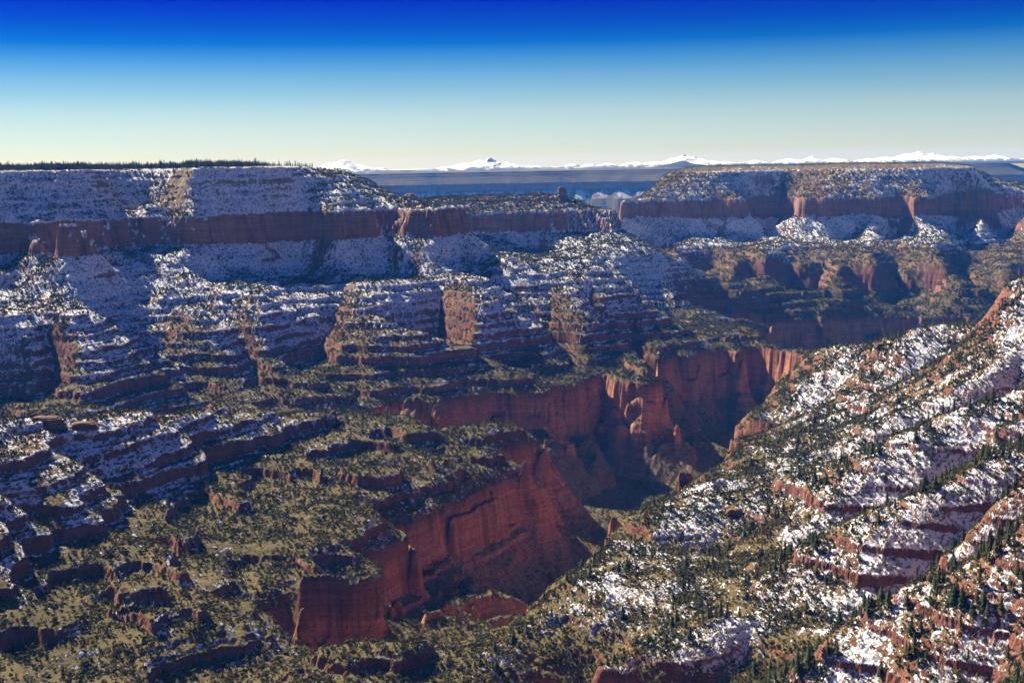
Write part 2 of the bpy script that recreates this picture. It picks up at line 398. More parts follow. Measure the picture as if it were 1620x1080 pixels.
    trace([(130, 945), (150, 905), (200, 880), (262, 842), (300, 806), (345, 790), (410, 752), (440, 735), (500, 722), (560, 704), (612, 690)], -605)
    trace([(200, 745, -528), (250, 790, -565), (270, 835, -598)])
    trace([(300, 690, -512), (370, 722, -550), (425, 742, -598)])
    trace([(120, 760, -505), (140, 820, -545), (150, 890, -590)])
    trace([(440, 680, -560), (500, 700, -590)])
    trace([(330, 860), (430, 840), (500, 815), (560, 790), (640, 750), (720, 715)], -646)
    trace([(200, 960), (300, 930), (400, 900)], -644)
    trace([(80, 790, -510), (50, 830, -525), (0, 800, -490), (-100, 800, -460)])
    trace([(0, 855, -525), (60, 872, -545), (110, 900, -580)])
    trace([(0, 1010), (60, 1015), (120, 980)], -596)
    trace([(180, 1080, -650), (280, 1060, -655), (380, 1040, -658)])
    for px, r, s in ((-150, 2550, -540), (0, 2650, -625), (0, 2860, -720), (150, 2780, -700), (150, 2960, -760), (300, 2800, -740), (300, 3060, -810), (400, 2950, -770), (400, 3140, -815), (500, 3080, -800), (500, 3200, -825), (600, 3220, -840), (80, 3020, -650), (200, 3150, -655), (300, 3250, -655), (400, 3330, -655), (490, 3370, -655), (560, 3420, -640), (700, 3240, -840), (790, 3240, -880), (0, 1300, -650), (-200, 1500, -560), (-200, 2200, -500), (200, 1250, -690), (350, 1250, -760)):
        spot(px, r, s)
    # ---- slopes on the right
    trace([(1150, 688), (1138, 712), (1110, 745), (1085, 772), (1040, 795), (1000, 813), (965, 832), (935, 850), (900, 905), (886, 930), (850, 965), (800, 1000), (760, 1022), (700, 1075), (640, 1140)], W_ + 3)
    trace([(1620, 428, -255), (1590, 440, -285), (1500, 490, -365), (1420, 522, -420), (1390, 545, -468), (1330, 560, -515), (1250, 578, -565), (1200, 620, -612), (1150, 666, -652)])
    trace([(1620, 428, -255), (1680, 395, -215), (1760, 355, -165)])
    trace([(1420, 505), (1480, 506), (1560, 500), (1620, 480)], -392)
    trace([(1420, 545), (1490, 546), (1560, 532)], -440)
    trace([(1620, 505, -405), (1500, 550, -440), (1400, 567, -475), (1337, 610, -545), (1310, 637, -572), (1220, 690, -622), (1180, 717, -642), (1120, 737, -660)])
    trace([(1620, 555, -410), (1540, 590, -445), (1440, 612, -486), (1345, 625, -555)])
    trace([(1400, 640, -520), (1500, 625, -480), (1380, 670, -540)])
    trace([(1620, 600, -380), (1500, 643, -430), (1400, 700, -478), (1293, 740, -520), (1220, 752, -545), (1153, 795, -590), (1093, 828, -620), (1047, 850, -640), (993, 870, -652), (942, 862, -660)])
    trace([(1160, 835, -622), (1240, 830, -585), (1330, 790, -535), (1450, 740, -480), (1620, 660, -400)])
    for px, r, s in ((1250, 1900, -600), (1150, 1870, -640), (1350, 1930, -555), (1450, 1960, -520), (1060, 1850, -660), (1250, 2330, -645), (1350, 2350, -590), (1450, 2400, -530), (1550, 2380, -490),
                     (1400, 3450, -640), (1320, 3500, -690), (1250, 3650, -770), (1500, 3300, -570), (1620, 2950, -470), (1750, 2800, -380), (1400, 4000, -840), (1600, 3900, -780), (1800, 3400, -640), (1600, 4600, -930), (1800, 4500, -930)):
        spot(px, r, s)
    trace([(1620, 690, -385), (1500, 745, -430), (1370, 803, -490), (1247, 842, -525), (1203, 913, -595), (1147, 967, -625), (1100, 987, -638), (1000, 1010, -650), (930, 1000, -657)])
    trace([(1240, 885, -560), (1320, 880, -540), (1400, 885, -520), (1220, 940, -610)])
    trace([(1100, 1060, -655), (1000, 1080, -665)])
    for px, r, s in ((1400, 1490, -535), (1300, 1470, -575), (1220, 1450, -620), (1500, 1530, -490), (1600, 1560, -440), (1120, 1400, -650)):
        spot(px, r, s)
    trace([(1680, 760, -345), (1613, 787, -378), (1547, 830, -408), (1447, 887, -448), (1380, 920, -470), (1313, 980, -500), (1280, 1003, -520), (1230, 1040, -548), (1180, 1080, -580)])
    trace([(1620, 860, -392), (1500, 960, -450), (1420, 990, -478), (1320, 1000, -500)])
    trace([(1620, 1010, -440), (1450, 1050, -485), (1320, 1055, -530)])
    trace([(1620, 1090, -490), (1450, 1110, -530), (1320, 1110, -570)])
    for px, r, s in ((1750, 1300, -330), (1900, 1400, -260), (1800, 1800, -310), (1850, 2200, -260), (1750, 2350, -215), (1620, 900, -560), (1400, 850, -640), (1200, 950, -655), (1000, 1150, -668), (800, 1250, -760), (700, 1450, -850), (2000, 2600, -200), (1700, 1100, -420)):
        spot(px, r, s)

# ------------------------------------------------------------------ plan map of u, on a coarse grid
GX0, GY0, GSTEP = -4800.0, 450.0, 25.0
GNX, GNY = 385, 365
def plan_map():
    survey()
    P = np.array(CTRL); P = P[np.unique(np.round(P[:, :2] / 8).astype(int), axis=0, return_index=True)[1]]
    sc = 1000.0
    xy = P[:, :2] / sc
    def K(r): return r ** 1.5
    D = np.sqrt(((xy[:, None] - xy[None]) ** 2).sum(-1))
    n = len(P)
    A = np.zeros((n + 3, n + 3)); A[:n, :n] = K(D) + np.eye(n) * 0.0015 * -1
    A[:n, n] = 1; A[:n, n + 1:] = xy; A[n, :n] = 1; A[n + 1:, :n] = xy.T
    w = np.linalg.solve(A, np.concatenate([P[:, 2], [0, 0, 0]]))
    gx = GX0 + GSTEP * np.arange(GNX); gy = GY0 + GSTEP * np.arange(GNY)
    U = np.zeros((GNY, GNX), np.float32)
    for j in range(GNY):
        q = np.stack([gx / sc, np.full(GNX, gy[j] / sc)], 1)
        d = np.sqrt(((q[:, None] - xy[None]) ** 2).sum(-1))
        U[j] = K(d) @ w[:n] + w[n] + q @ w[n + 1:]
    U = np.clip(U, -350, 1700)
    X, Y = np.meshgrid(gx, gy)
    U = np.where((Y < 6600) & (X < 700), np.maximum(U, -24), U)
    return U, n

def blur(a, k):
    for _ in range(k):
        p = np.pad(a, 1, mode='edge')
        a = (p[:-2, 1:-1] + p[2:, 1:-1] + p[1:-1, :-2] + p[1:-1, 2:] + 2 * a) / 6
    return a

EX0, EY0, ESTEP = -4000.0, 700.0, 12.5
ENX, ENY = 640, 640
_NB = [(dy, dx) for dy in (-1, 0, 1) for dx in (-1, 0, 1) if dx or dy]
def _sh(a, dy, dx):
    """a[y + dy, x + dx] with the border repeated"""
    p = np.pad(a, 1, mode='edge')
    return p[1 + dy:1 + dy + a.shape[0], 1 + dx:1 + dx + a.shape[1]]

def weather(H, soft, steps=90, relax=10, k=.014, creep=.05):
    """running water cuts ravines into the smooth wall (stream power, many flow directions)"""
    A = np.ones_like(H)
    for it in range(steps):
        S = []
        for dy, dx in _NB:
            S.append(np.maximum(H - _sh(H, dy, dx), 0) / (ESTEP * math.hypot(dx, dy)))
        smax = np.maximum.reduce(S)
        Wt = [q ** 3 for q in S]; tot = sum(Wt) + 1e-9
        Wt = [q / tot for q in Wt]
        inw = [_sh(Wt[j], -_NB[j][0], -_NB[j][1]) for j in range(8)]
        for _ in range(relax if it else 60):
            B = np.ones_like(A)
            for j, (dy, dx) in enumerate(_NB):
                B += inw[j] * _sh(A, -dy, -dx)
            A = B
        cut = k * soft * np.sqrt(np.minimum(A, 1600)) * smax * ESTEP
        H = H - np.minimum(cut, .35 * smax * ESTEP)
        lap = (_sh(H, 1, 0) + _sh(H, -1, 0) + _sh(H, 0, 1) + _sh(H, 0, -1) - 4 * H)
        H = H + creep * lap * soft
    return H, A

def down_streaks(V, noises, half=22, wide=26):
    """patterns drawn out along the fall line: seeds of spurs and ravines"""
    W = blur(V, wide)
    gy_, gx_ = np.gradient(W)
    m = np.hypot(gx_, gy_) + 1e-6
    gx_, gy_ = (gx_ / m).astype(np.float32), (gy_ / m).astype(np.float32)
    J, I = np.meshgrid(np.arange(V.shape[1], dtype=np.float32), np.arange(V.shape[0], dtype=np.float32))
    out = [n.copy() for n in noises]; tot = 1.0
    for sg in (1, -1):
        x, y = J.copy(), I.copy()
        for k in range(half):
            dx = bilinear(gx_, x, y, 0, 0, 1); dy = bilinear(gy_, x, y, 0, 0, 1)
            x += sg * dx * 1.4; y += sg * dy * 1.4
            w = 1 - k / half
            for o, n in zip(out, noises): o += w * bilinear(n, x, y, 0, 0, 1)
            tot += w
    return [o / o.std() for o in out]

def build_maps():
    U, n = plan_map()
    X, Y = np.meshgrid(EX0 + ESTEP * np.arange(ENX), EY0 + ESTEP * np.arange(ENY))
    X = X.astype(np.float32); Y = Y.astype(np.float32)
    V = cubic(U, X, Y, GX0, GY0, GSTEP)
    on = smooth(V, -10, 200) * (1 - .7 * smooth(V, 1250, 1400))
    a, b = down_streaks(V, [ridge(X / 360, Y / 360, 65), ridge(X / 150, Y / 150, 66)])
    wall = (.08 * smooth(V, 30, 120) + .92 * smooth(V, 262, 480)) * (1 - .6 * smooth(V, 740, 850)) * (1 - .5 * smooth(V, 1250, 1400))
    wall = wall * (.35 + np.maximum(.65 * smooth(Y, 3000, 3500), .45 * (1 - smooth(X, -400, -150))))
    butte = smooth(X, -350, -150) * (1 - smooth(X, 640, 760)) * smooth(Y, 5250, 5500) * (1 - smooth(Y, 6100, 6400))
    wall = wall * (1 - .3 * (1 - smooth(X, 500, 800)) * (1 - smooth(Y, 4200, 4600)))
    wall = wall * (1 - .75 * smooth(Y, 5500, 6000))
    wall = wall * (1 - .9 * butte); on = on * (1 - .7 * butte)
    V = V + wall * (46 * np.clip(.35 - a, 0, 2.2) + 20 * np.clip(.3 - b, 0, 2) - 34)
    V = V + on * (12 * perlin(X / 330, Y / 330, 61) + 14 * perlin(X / 150, Y / 150, 62) + 8 * perlin(X / 70, Y / 70, 63) + 4 * perlin(X / 30, Y / 30, 64))
    H, A = weather(-V, (.22 * smooth(V, 0, 100) + .78 * smooth(V, 240, 480)) * (1 - .8 * butte) * (1 - .8 * smooth(Y, 5000, 5800)))
    return U, (-H).astype(np.float32), A

def column_u(x, y, maps):
    """the run u at plan points, with ravines, spurs, flutes"""
    U, V, A = maps
    x = x.astype(np.float32); y = y.astype(np.float32)
    r = np.hypot(x, y)
    u = cubic(U, x, y, GX0, GY0, GSTEP)
    ex, ey = EX0 + ESTEP * (ENX - 1), EY0 + ESTEP * (ENY - 1)
    e = np.minimum(np.minimum(x - EX0, ex - x), np.minimum(y - EY0, ey - y))
    ins = smooth(e, 15, 150)
    u = u * (1 - ins) + cubic(V, x, y, EX0, EY0, ESTEP) * ins
    wx = x + 14 * perlin(x / 90, y / 90, 21); wy = y + 14 * perlin(x / 90, y / 90, 22)
    flat = smooth(u, -60, 40)
    f = 9 * ridge(wx / 130, wy / 130, 31) + 6.5 * perlin(wx / 62, wy / 62, 32) + 4.0 * ridge(wx / 33, wy / 33, 33) + 2.4 * perlin(wx / 17, wy / 17, 34) + 2.4 * perlin(x / 8, y / 8, 35) + 1.3 * ridge(x / 4.2, y / 4.2, 38) * (1 - smooth(r, 1800, 3500))
    u = u - f * (flat * .9 + .1)
    mid = smooth(u, 740, 860) * (1 - smooth(u, 960, 1150))
    u = u - mid * (30 * ridge(wx / 260, wy / 260, 36) + 22 * perlin(wx / 120, wy / 120, 37) + 22)
    # gullied scrub ridge left of the gorge
    pp = wx * .80 + wy * .60; ll = wx * .60 - wy * .80
    gul = smooth(u, 600, 720) * (1 - smooth(u, 880, 1000)) * (1 - smooth(x, 0, 200)) * (1 - smooth(y, 2750, 3000))
    u = u - gul * (44 * perlin(pp / 260, ll / 800, 45) + 30 * ridge(pp / 150, ll / 520, 46) + 13 * ridge(pp / 55, ll / 190, 47) - 18) * (1 - .55 * smooth(u, 800, 860))
    u = u - 12 * smooth(u, 700, 860) * (1 - smooth(u, 960, 1200)) * (1 - smooth(x, -100, 100)) * (1 - smooth(y, 1900, 2500))
    # the far rim
    m = smooth(y, 8700, 9400)
    if m.max() > 0:
        rim = 16900 + 130 * fbm(x / 2300, x * 0 + .3, 41, 3)
        us = rim - y
        us = us - smooth(us, 40, 500) * (40 * perlin(x / 520, us / 2600, 142) + 34 * ridge(x / 300, us / 3000 + 3, 143) + 16 * ridge(x / 130, us / 2200, 44))
        us = np.where(us < 0, us * .05, us)
        u = u * (1 - m) + np.minimum(us, 1600) * m
    return u

def east_side(x, y):
    """1 on the slopes right of the gorge, 0 elsewhere"""
    yy = np.array([700, 1400, 1700, 1930, 2330, 2780, 3180, 3500, 3750]); xx = np.array([-200, -180, -120, -70, 30, 190, 390, 560, 900])
    return smooth(x - np.interp(y, yy, xx), 20, 160) * (1 - smooth(y, 3500, 3700))


def column_z(u, x, y):
    s = level(u).astype(np.float32)
    # rubble aprons bury the ledges here and there, more so on the slopes right of the gorge
    ta = np.clip(.28 + .55 * perlin(x / 190, y / 190, 56) + .35 * perlin(x / 70, y / 70, 57) + .42 * east_side(x, y), 0, .95) * (1 - .35 * smooth(y, 2900, 3200) * (1 - smooth(x, 600, 900)))
    ta = ta.astype(np.float32); es = east_side(x, y)
    s = s * (1 - ta) + talus(u).astype(np.float32) * ta
    near = (1 - smooth(x, 250, 450)) * (1 - smooth(y, 3200, 3500))
    foot = (smooth(perlin(x / 150 + 9, y / 150, 60) + .6 * perlin(x / 55, y / 55, 61) + 1.3 * near, -.25, .5) * .95).astype(np.float32)
    s = s * (1 - foot) + foot * np.where((u > 874) & (u < 1300), np.interp(u, [874, 881, 890, 930, 1040, 1300], [-678, -728, -748, -762, -806, -930]), s).astype(np.float32)
    # and in places a scrub-covered ramp climbs right through it
    rp = (smooth(perlin(x / 210 + 4, y / 210, 67) + .5 * perlin(x / 80, y / 80, 68), .0, .4) * (.25 + .75 * near)).astype(np.float32)
    s = s * (1 - rp) + rp * np.where((u > 862) & (u < 1300), np.interp(u, [862, 1050, 1300], [-660, -786, -930]), s).astype(np.float32)
    # the great red cliff is split by a shelf in places
    sh = smooth(perlin(x / 170 + 3, y / 170, 58) + .5 * perlin(x / 60, y / 60, 59), -.1, .35)
    s = s + sh * np.interp(u, [868, 874, 886, 893, 908, 916, 930], [0, 20, 15, 70, 62, 8, 0]).astype(np.float32)
    # thin ledges in the layered beds; their strength wanders along the wall
    n1 = perlin(x / 210, y / 210, 50); n2 = perlin(x / 150 + 7, y / 150, 51); n3 = perlin(x / 60, y / 60, 49)
    for k, (uk, half, hk) in enumerate(LEDGES):
        ph = k * 2.4
        a = np.clip(.72 + .6 * (math.cos(ph) * n1 + math.sin(ph) * n2) + .3 * math.cos(ph * 1.7) * n3, 0, 1) * (1 - .6 * ta) * (1 - .4 * es)
        t = u - uk - 9 * (math.sin(ph) * n1 + math.cos(ph * 1.3) * n2)
        b = np.where(t < 0, 1 + t / half, -1 + t / half)
        b = np.where(np.abs(t) < 2.2, -t / 2.2 * (1 - 2.2 / half), np.where(np.abs(t) > half, 0, b))
        s = s + (.5 * hk) * a * b
    supai = smooth(-s, 375, 395) * (1 - smooth(-s, 655, 664))
    w = .5 + .5 * n1
    h = s + 2.2 * n2
    t2 = np.sin(h * (2 * np.pi / 7.3) + 1.3) * (7.3 / (2 * np.pi))
    z = s + (supai * .75 + .25) * t2 * w * (1 - .5 * ta)
    slope = 1 - supai
    z = z + (1.6 * perlin(x / 21, y / 21, 53) + .9 * perlin(x / 9.5, y / 9.5, 54)) * (.5 + .5 * slope)
    z = z + 5 * perlin(x / 400, y / 400, 55) * smooth(-u, 0, 80)
    return z + dip(y)

# ------------------------------------------------------------------ terrain sheets
maps = build_maps()
AZ_MAX = math.radians(29.5)
SOUTH = np.array([math.sin(math.radians(-60)) * math.cos(math.radians(32)), math.cos(math.radians(-60)) * math.cos(math.radians(32)), math.sin(math.radians(32))])

def row_radii(n, r0, r1):
    """rings packed where the view sees most relief"""
    rr = np.geomspace(r0, r1, 1400); aa = np.linspace(-math.radians(23.5), math.radians(23.5), 260)
    X = rr[:, None] * np.sin(aa)[None]; Y = rr[:, None] * np.cos(aa)[None]
    e = column_z(column_u(X, Y, maps), X, Y) / rr[:, None]
    top = np.maximum.accumulate(e, 0)
    vis = e >= top - .004
    w = (np.abs(np.diff(e, axis=0)) * vis[1:]).mean(1)
    k = np.ones(41) / 41; w = np.convolve(np.pad(w, 20, mode='edge'), k, 'valid')
    w = w + .35 * w.mean()
    c = np.concatenate([[0], np.cumsum(w)]); c /= c[-1]
    return np.interp(np.linspace(0, 1, n), c, rr)

NA, NR = 1750, 2500
az = np.linspace(-AZ_MAX, AZ_MAX, NA)
radii = row_radii(NR, 820, 9300)
TX = (radii[:, None] * np.sin(az)[None]).astype(np.float32); TY = (radii[:, None] * np.cos(az)[None]).astype(np.float32)

def chunked(fn, *arrs, step=400):
    return np.concatenate([fn(*[a[i:i + step] for a in arrs]) for i in range(0, len(arrs[0]), step)])
TU = chunked(lambda x, y: column_u(x, y, maps), TX, TY)
TZ = chunked(column_z, TU, TX, TY)

def grid_normals(X, Y, Z):
    P = np.stack([X, Y, Z], -1)
    dr = np.gradient(P, axis=0); da = np.gradient(P, axis=1)
    n = np.cross(da, dr); n /= np.linalg.norm(n, axis=-1, keepdims=True) + 1e-9
    n *= np.sign(n[..., 2:3]); return n.astype(np.float32)

def snow_potential(X, Y, Z, N, S):
    ins = N @ SOUTH.astype(np.float32)
    thr = np.interp(-S, [-30, 0, 100, 158, 253, 300, 389, 470, 560, 640, 700, 900], [.46, .46, .40, .38, .46, .50, .42, .24, .10, -.04, -.2, -.35]).astype(np.float32)
    e = east_side(X, Y)
    thr_e = np.interp(-S, [200, 400, 540, 600, 636, 654, 700], [.70, .66, .62, .52, .26, -.18, -.5]).astype(np.float32)
    thr = thr * (1 - e) + thr_e * e
    far = smooth(Y, 5000, 6000)
    thr = thr - far * (.14 + .18 * smooth(-S, 389, 420) - .36 * smooth(-S, 250, 270) * (1 - smooth(-S, 375, 395)))
    return thr - np.maximum(ins, -.05)

def scrub_density(X, Y, N, S, e):
    d = np.interp(-S, [-30, 0, 150, 260, 390, 500, 640, 670, 800, 960], [.6, .55, .5, .45, .5, .75, 1.15, 1.3, .8, .9])
    ins = N @ SOUTH.astype(np.float32)
    return (d + .45 * (ins - .45)) * (1 - .35 * e)

TS = TZ - dip(TY)
TN = grid_normals(TX, TY, TZ)
TE = east_side(TX, TY)
TPOT = snow_potential(TX, TY, TZ, TN, TS)
TVEG = scrub_density(TX, TY, TN, TS, TE)

def sheet(name, X, Y, Z, attrs, mat):
    n, m = X.shape
    i = (np.arange(n - 1)[:, None] * m + np.arange(m - 1)[None]).ravel().astype(np.int32)
    q = np.stack([i, i + 1, i + m + 1, i + m], 1)
    return tag(link(name, mesh_from(name, np.stack([X, Y, Z], -1).reshape(-1, 3), q, attrs), mat), kind='structure')

ROCK = terrain_material()
sheet('canyon_terrain', TX, TY, TZ, {'strat': TS, 'snow': TPOT, 'scrub': TVEG}, ROCK)

# the far rim and the plain beyond it
fa = np.linspace(-AZ_MAX, AZ_MAX, 1500)
fr = np.concatenate([np.linspace(9300, 15500, 90, endpoint=False), np.linspace(15500, 18200, 330)])
FX = (fr[:, None] * np.sin(fa)[None]).astype(np.float32); FY = (fr[:, None] * np.cos(fa)[None]).astype(np.float32)
FU = column_u(FX, FY, maps); FZ = column_z(FU, FX, FY); FS = FZ - dip(FY); FN = grid_normals(FX, FY, FZ)
FPOT = snow_potential(FX, FY, FZ, FN, FS) - .50 - .6 * smooth(-FU, -12, 2) + .02 * smooth(-FS, 255, 275) * (1 - smooth(-FS, 375, 392)) + .12 * smooth(FU, 100, 140) * (1 - smooth(FU, 215, 235))
sheet('far_canyon_wall', FX, FY, FZ, {'strat': FS, 'snow': FPOT, 'scrub': np.where(FU < 225, 2.0, 1.1)}, ROCK)

def plain_material():
    b = NodeBook('plain_forest_snow')
    sp = b.n.new('ShaderNodeSeparateXYZ'); b.l.new(b.coord, sp.inputs[0])
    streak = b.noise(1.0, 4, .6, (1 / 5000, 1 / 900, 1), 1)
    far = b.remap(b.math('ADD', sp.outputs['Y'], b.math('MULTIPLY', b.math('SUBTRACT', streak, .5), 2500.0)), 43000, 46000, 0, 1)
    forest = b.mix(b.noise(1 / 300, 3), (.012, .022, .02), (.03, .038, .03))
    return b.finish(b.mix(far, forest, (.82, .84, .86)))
pa = np.linspace(-AZ_MAX * 1.15, AZ_MAX * 1.15, 200); pr = np.geomspace(18150, 60000, 160)
PX = pr[:, None] * np.sin(pa)[None]; PY = pr[:, None] * np.cos(pa)[None]
PZ = dip(PY) - 8 + 10 * fbm(PX / 4000, PY / 4000, 71, 3) * smooth(PY, 19000, 24000)
PZ = PZ + 30 * smooth(PY, 28000, 50000)
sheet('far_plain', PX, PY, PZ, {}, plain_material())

def mountain_material(name, forest, snowline):
    b = NodeBook(name)
    sp = b.n.new('ShaderNodeSeparateXYZ'); b.l.new(b.coord, sp.inputs[0])
    h = b.math('ADD', sp.outputs['Z'], b.math('MULTIPLY', b.math('SUBTRACT', b.noise(1 / 160, 6, .75), .5), 380.0))
    return b.finish(b.mix(b.remap(h, snowline, snowline + 40), forest, (.85, .87, .90)))
def mountain(peaks, r, px0, px1, mat, seed, rough=.35):
    """peaks: (px, py, half width in px) read against the plain, standing r metres away"""
    base = float(dip(np.array([r]))[0]) - 10
    mpp = r / F_PX
    x0 = sight_x(px0, r); x1 = sight_x(px1, r)
    gx = np.linspace(x0, x1, int((px1 - px0) * 3)); gy = np.linspace(r - (x1 - x0) * .28, r + (x1 - x0) * .28, 150)
    X, Y = np.meshgrid(gx, gy); H = np.zeros_like(X)
    for px, py, hw in peaks:
        v = ray(px, py); xc = v[0] * r; top = v[2] * r - base
        w = hw * mpp; d = np.hypot(X - xc, (Y - r) * 1.3) / w
        d = d * (1 + .25 * fbm(X / w, Y / w, seed, 3))
        H = np.maximum(H, top * .74 * np.clip(1 - d, 0, 1) ** 1.15)
    n = ridge(X / (50 * mpp), Y / (50 * mpp), seed + 5) * .5 + ridge(X / (20 * mpp), Y / (20 * mpp), seed + 6) * .35 + ridge(X / (8 * mpp), Y / (8 * mpp), seed + 7) * .25
    H = H * (1 + .7 * rough * (n - .35)); 
    e = np.minimum(np.minimum(X - x0, x1 - X), np.minimum(Y - gy[0], gy[-1] - Y)); H *= smooth(e, 0, 12 * mpp)
    return sheet('mountain', X, Y, base + H - 4, {}, mat)
def sight_x(px, r): return ray(px, 262)[0] * r
SNOWY = mountain_material('snow_mountain', (.10, .13, .15), -30)
BLUE = mountain_material('wooded_mountain', (.05, .06, .05), 160)
mountain([(540, 245, 60), (520, 250, 55), (565, 254, 60), (600, 262, 50), (490, 259, 60)], 25000, 425, 660, SNOWY, 101, .2)
mountain([(775, 244, 48), (760, 248, 60), (735, 254, 60), (800, 252, 60), (845, 259, 70), (700, 262, 60), (895, 261, 50)], 25600, 640, 950, SNOWY, 103, .3)
mountain([(905, 256, 35), (960, 255, 50), (1000, 252, 50), (935, 258, 60), (1040, 252, 60), (1120, 252, 60)], 27500, 850, 1190, SNOWY, 105, .4)
mountain([(1085, 239, 60), (1100, 242, 60), (1065, 246, 60), (1130, 250, 60)], 29000, 990, 1220, SNOWY, 107, .25)
mountain([(1082, 249, 42), (1060, 256, 40), (1105, 257, 40)], 22500, 1020, 1145, BLUE, 109, .15)
mountain([(1200, 250, 60), (1260, 247, 60), (1300, 243, 45), (1340, 247, 60), (1400, 247, 60), (1150, 252, 60)], 28200, 1110, 1480, SNOWY, 111, .4)
mountain([(1490, 232, 70), (1470, 235, 60), (1520, 236, 60), (1550, 242, 60), (1430, 243, 60), (1600, 242, 60), (1640, 240, 60)], 29000, 1370, 1700, SNOWY, 113, .3)

# ------------------------------------------------------------------ plants
def crown_pine(h, n_tier, per, seed):
    """drooping branch sprays in tiers, uneven"""
    g = np.random.default_rng(seed); V, Fc = [], []
    for t in range(n_tier):
        f = (t + .5) / n_tier; z = h * (.16 + .84 * f)
        rad = h * .21 * (1 - f) ** .75 * g.uniform(.75, 1.2) + .012 * h
        a0 = g.uniform(0, 6.28)
        for k in range(per):
            if g.random() < .12: continue
            a = a0 + k * 6.283 / per + g.uniform(-.3, .3); rr = rad * g.uniform(.65, 1.15); w = rr * g.uniform(.55, .85)
            c, s = math.cos(a), math.sin(a); zz = z + g.uniform(-.02, .02) * h
            i = len(V)
            V += [(c * rr * .05, s * rr * .05, zz + .055 * h), (c * rr * .7 - s * w * .5, s * rr * .7 + c * w * .5, zz - .005 * h), (c * rr, s * rr, zz - .03 * h), (c * rr * .7 + s * w * .5, s * rr * .7 - c * w * .5, zz + .0 * h)]
            Fc += [(i, i + 1, i + 2), (i, i + 2, i + 3)]
    i = len(V); V += [(-.012 * h, 0, h * .93), (.012 * h, .008 * h, h * .93), (0, 0, h * 1.02)]; Fc.append((i, i + 1, i + 2))
    return np.array(V, np.float32), np.array(Fc, np.int32)
def trunk_pine(h, seed):
    g = np.random.default_rng(seed); V, Fc = [], []
    zs = [-.04, .15, .45, .8, .97]; rs = [.026, .021, .016, .008, .002]
    for z, r in zip(zs, rs):
        for k in range(6):
            a = k * 1.0472; V.append((math.cos(a) * r * h, math.sin(a) * r * h, z * h))
    for j in range(4):
        for k in range(6):
            a, b = j * 6 + k, j * 6 + (k + 1) % 6; Fc += [(a, b, b + 6), (a, b + 6, a + 6)]
    return np.array(V, np.float32), np.array(Fc, np.int32)
def crown_shrub(h, w, n, leaf, seed):
    """leaf sprays spread through a few uneven lobes"""
    g = np.random.default_rng(seed)
    lob = [(g.uniform(-.22, .22) * w, g.uniform(-.22, .22) * w, g.uniform(.4, .68) * h, g.uniform(.26, .42)) for _ in range(4)]
    V, Fc = [], []
    for k in range(n):
        x, y, z, q = lob[k % 4]
        d = g.normal(size=3); d /= np.linalg.norm(d); rr = g.uniform(.55, 1.0)
        c = np.array([x, y, z]) + d * rr * np.array([w * q, w * q, h * q])
        c[2] = max(c[2], .06 * h)
        a = g.normal(size=3); a -= a.dot(d) * d * .7; a /= np.linalg.norm(a); b = np.cross(d, a)
        i = len(V); s = leaf * g.uniform(.7, 1.3)
        V += [tuple(c + a * s), tuple(c - a * s * .5 + b * s * .87), tuple(c - a * s * .5 - b * s * .87)]; Fc.append((i, i + 1, i + 2))
    return np.array(V, np.float32), np.array(Fc, np.int32)

LEAF_PINE = leaf_material('pine_needles', (.028, .042, .018), (.045, .055, .022), (.07, .072, .028))
LEAF_SHRUB = leaf_material('juniper_leaves', (.045, .052, .016), (.092, .09, .026), (.145, .13, .04))
BARK = bark_material()

# where plants stand
def plant_sites(n):
    a = rng.uniform(-math.radians(26), math.radians(26), n); lr = rng.uniform(math.log(880), math.log(8600), n); r = np.exp(lr)
    cell = (math.radians(52) * math.log(8600 / 880)) / n * r * r          # ground each candidate speaks for, m2
    fi = np.interp(r, radii, np.arange(NR)); fj = (a + AZ_MAX) / (2 * AZ_MAX) * (NA - 1)
    return a, r, cell, fi, fj
def at(grid, fi, fj):
    i = np.clip(fi.astype(int), 0, NR - 2); j = np.clip(fj.astype(int), 0, NA - 2); u = (fi - i); v = (fj - j)
    return grid[i, j] * (1 - u) * (1 - v) + grid[i + 1, j] * u * (1 - v) + grid[i, j + 1] * (1 - u) * v + grid[i + 1, j + 1] * u * v
ELEV = TZ / radii[:, None]
SEEN = ELEV - np.maximum.accumulate(ELEV, 0)             # 0 where the viewpoint sees the ground

A_, R_s, CELL, FI, FJ = plant_sites(3000000)
ii, jj = np.round(FI).astype(int), np.round(FJ).astype(int)
keep = SEEN[np.clip(ii, 0, NR - 1), np.clip(jj, 0, NA - 1)] * R_s > -22
A_, R_s, CELL, FI, FJ, ii, jj = [q[keep] for q in (A_, R_s, CELL, FI, FJ, ii, jj)]
X_ = R_s * np.sin(A_); Y_ = R_s * np.cos(A_); Z_ = at(TZ, FI, FJ); S_p = Z_ - dip(Y_); U_p = TU[ii, jj]
NZ_ = TN[ii, jj, 2]; INS = TN[ii, jj] @ SOUTH.astype(np.float32); E_ = TE[ii, jj]; POT_ = TPOT[ii, jj]
clump = fbm(X_ / 55, Y_ / 55, 81, 3); clump2 = perlin(X_ / 260, Y_ / 260, 82)
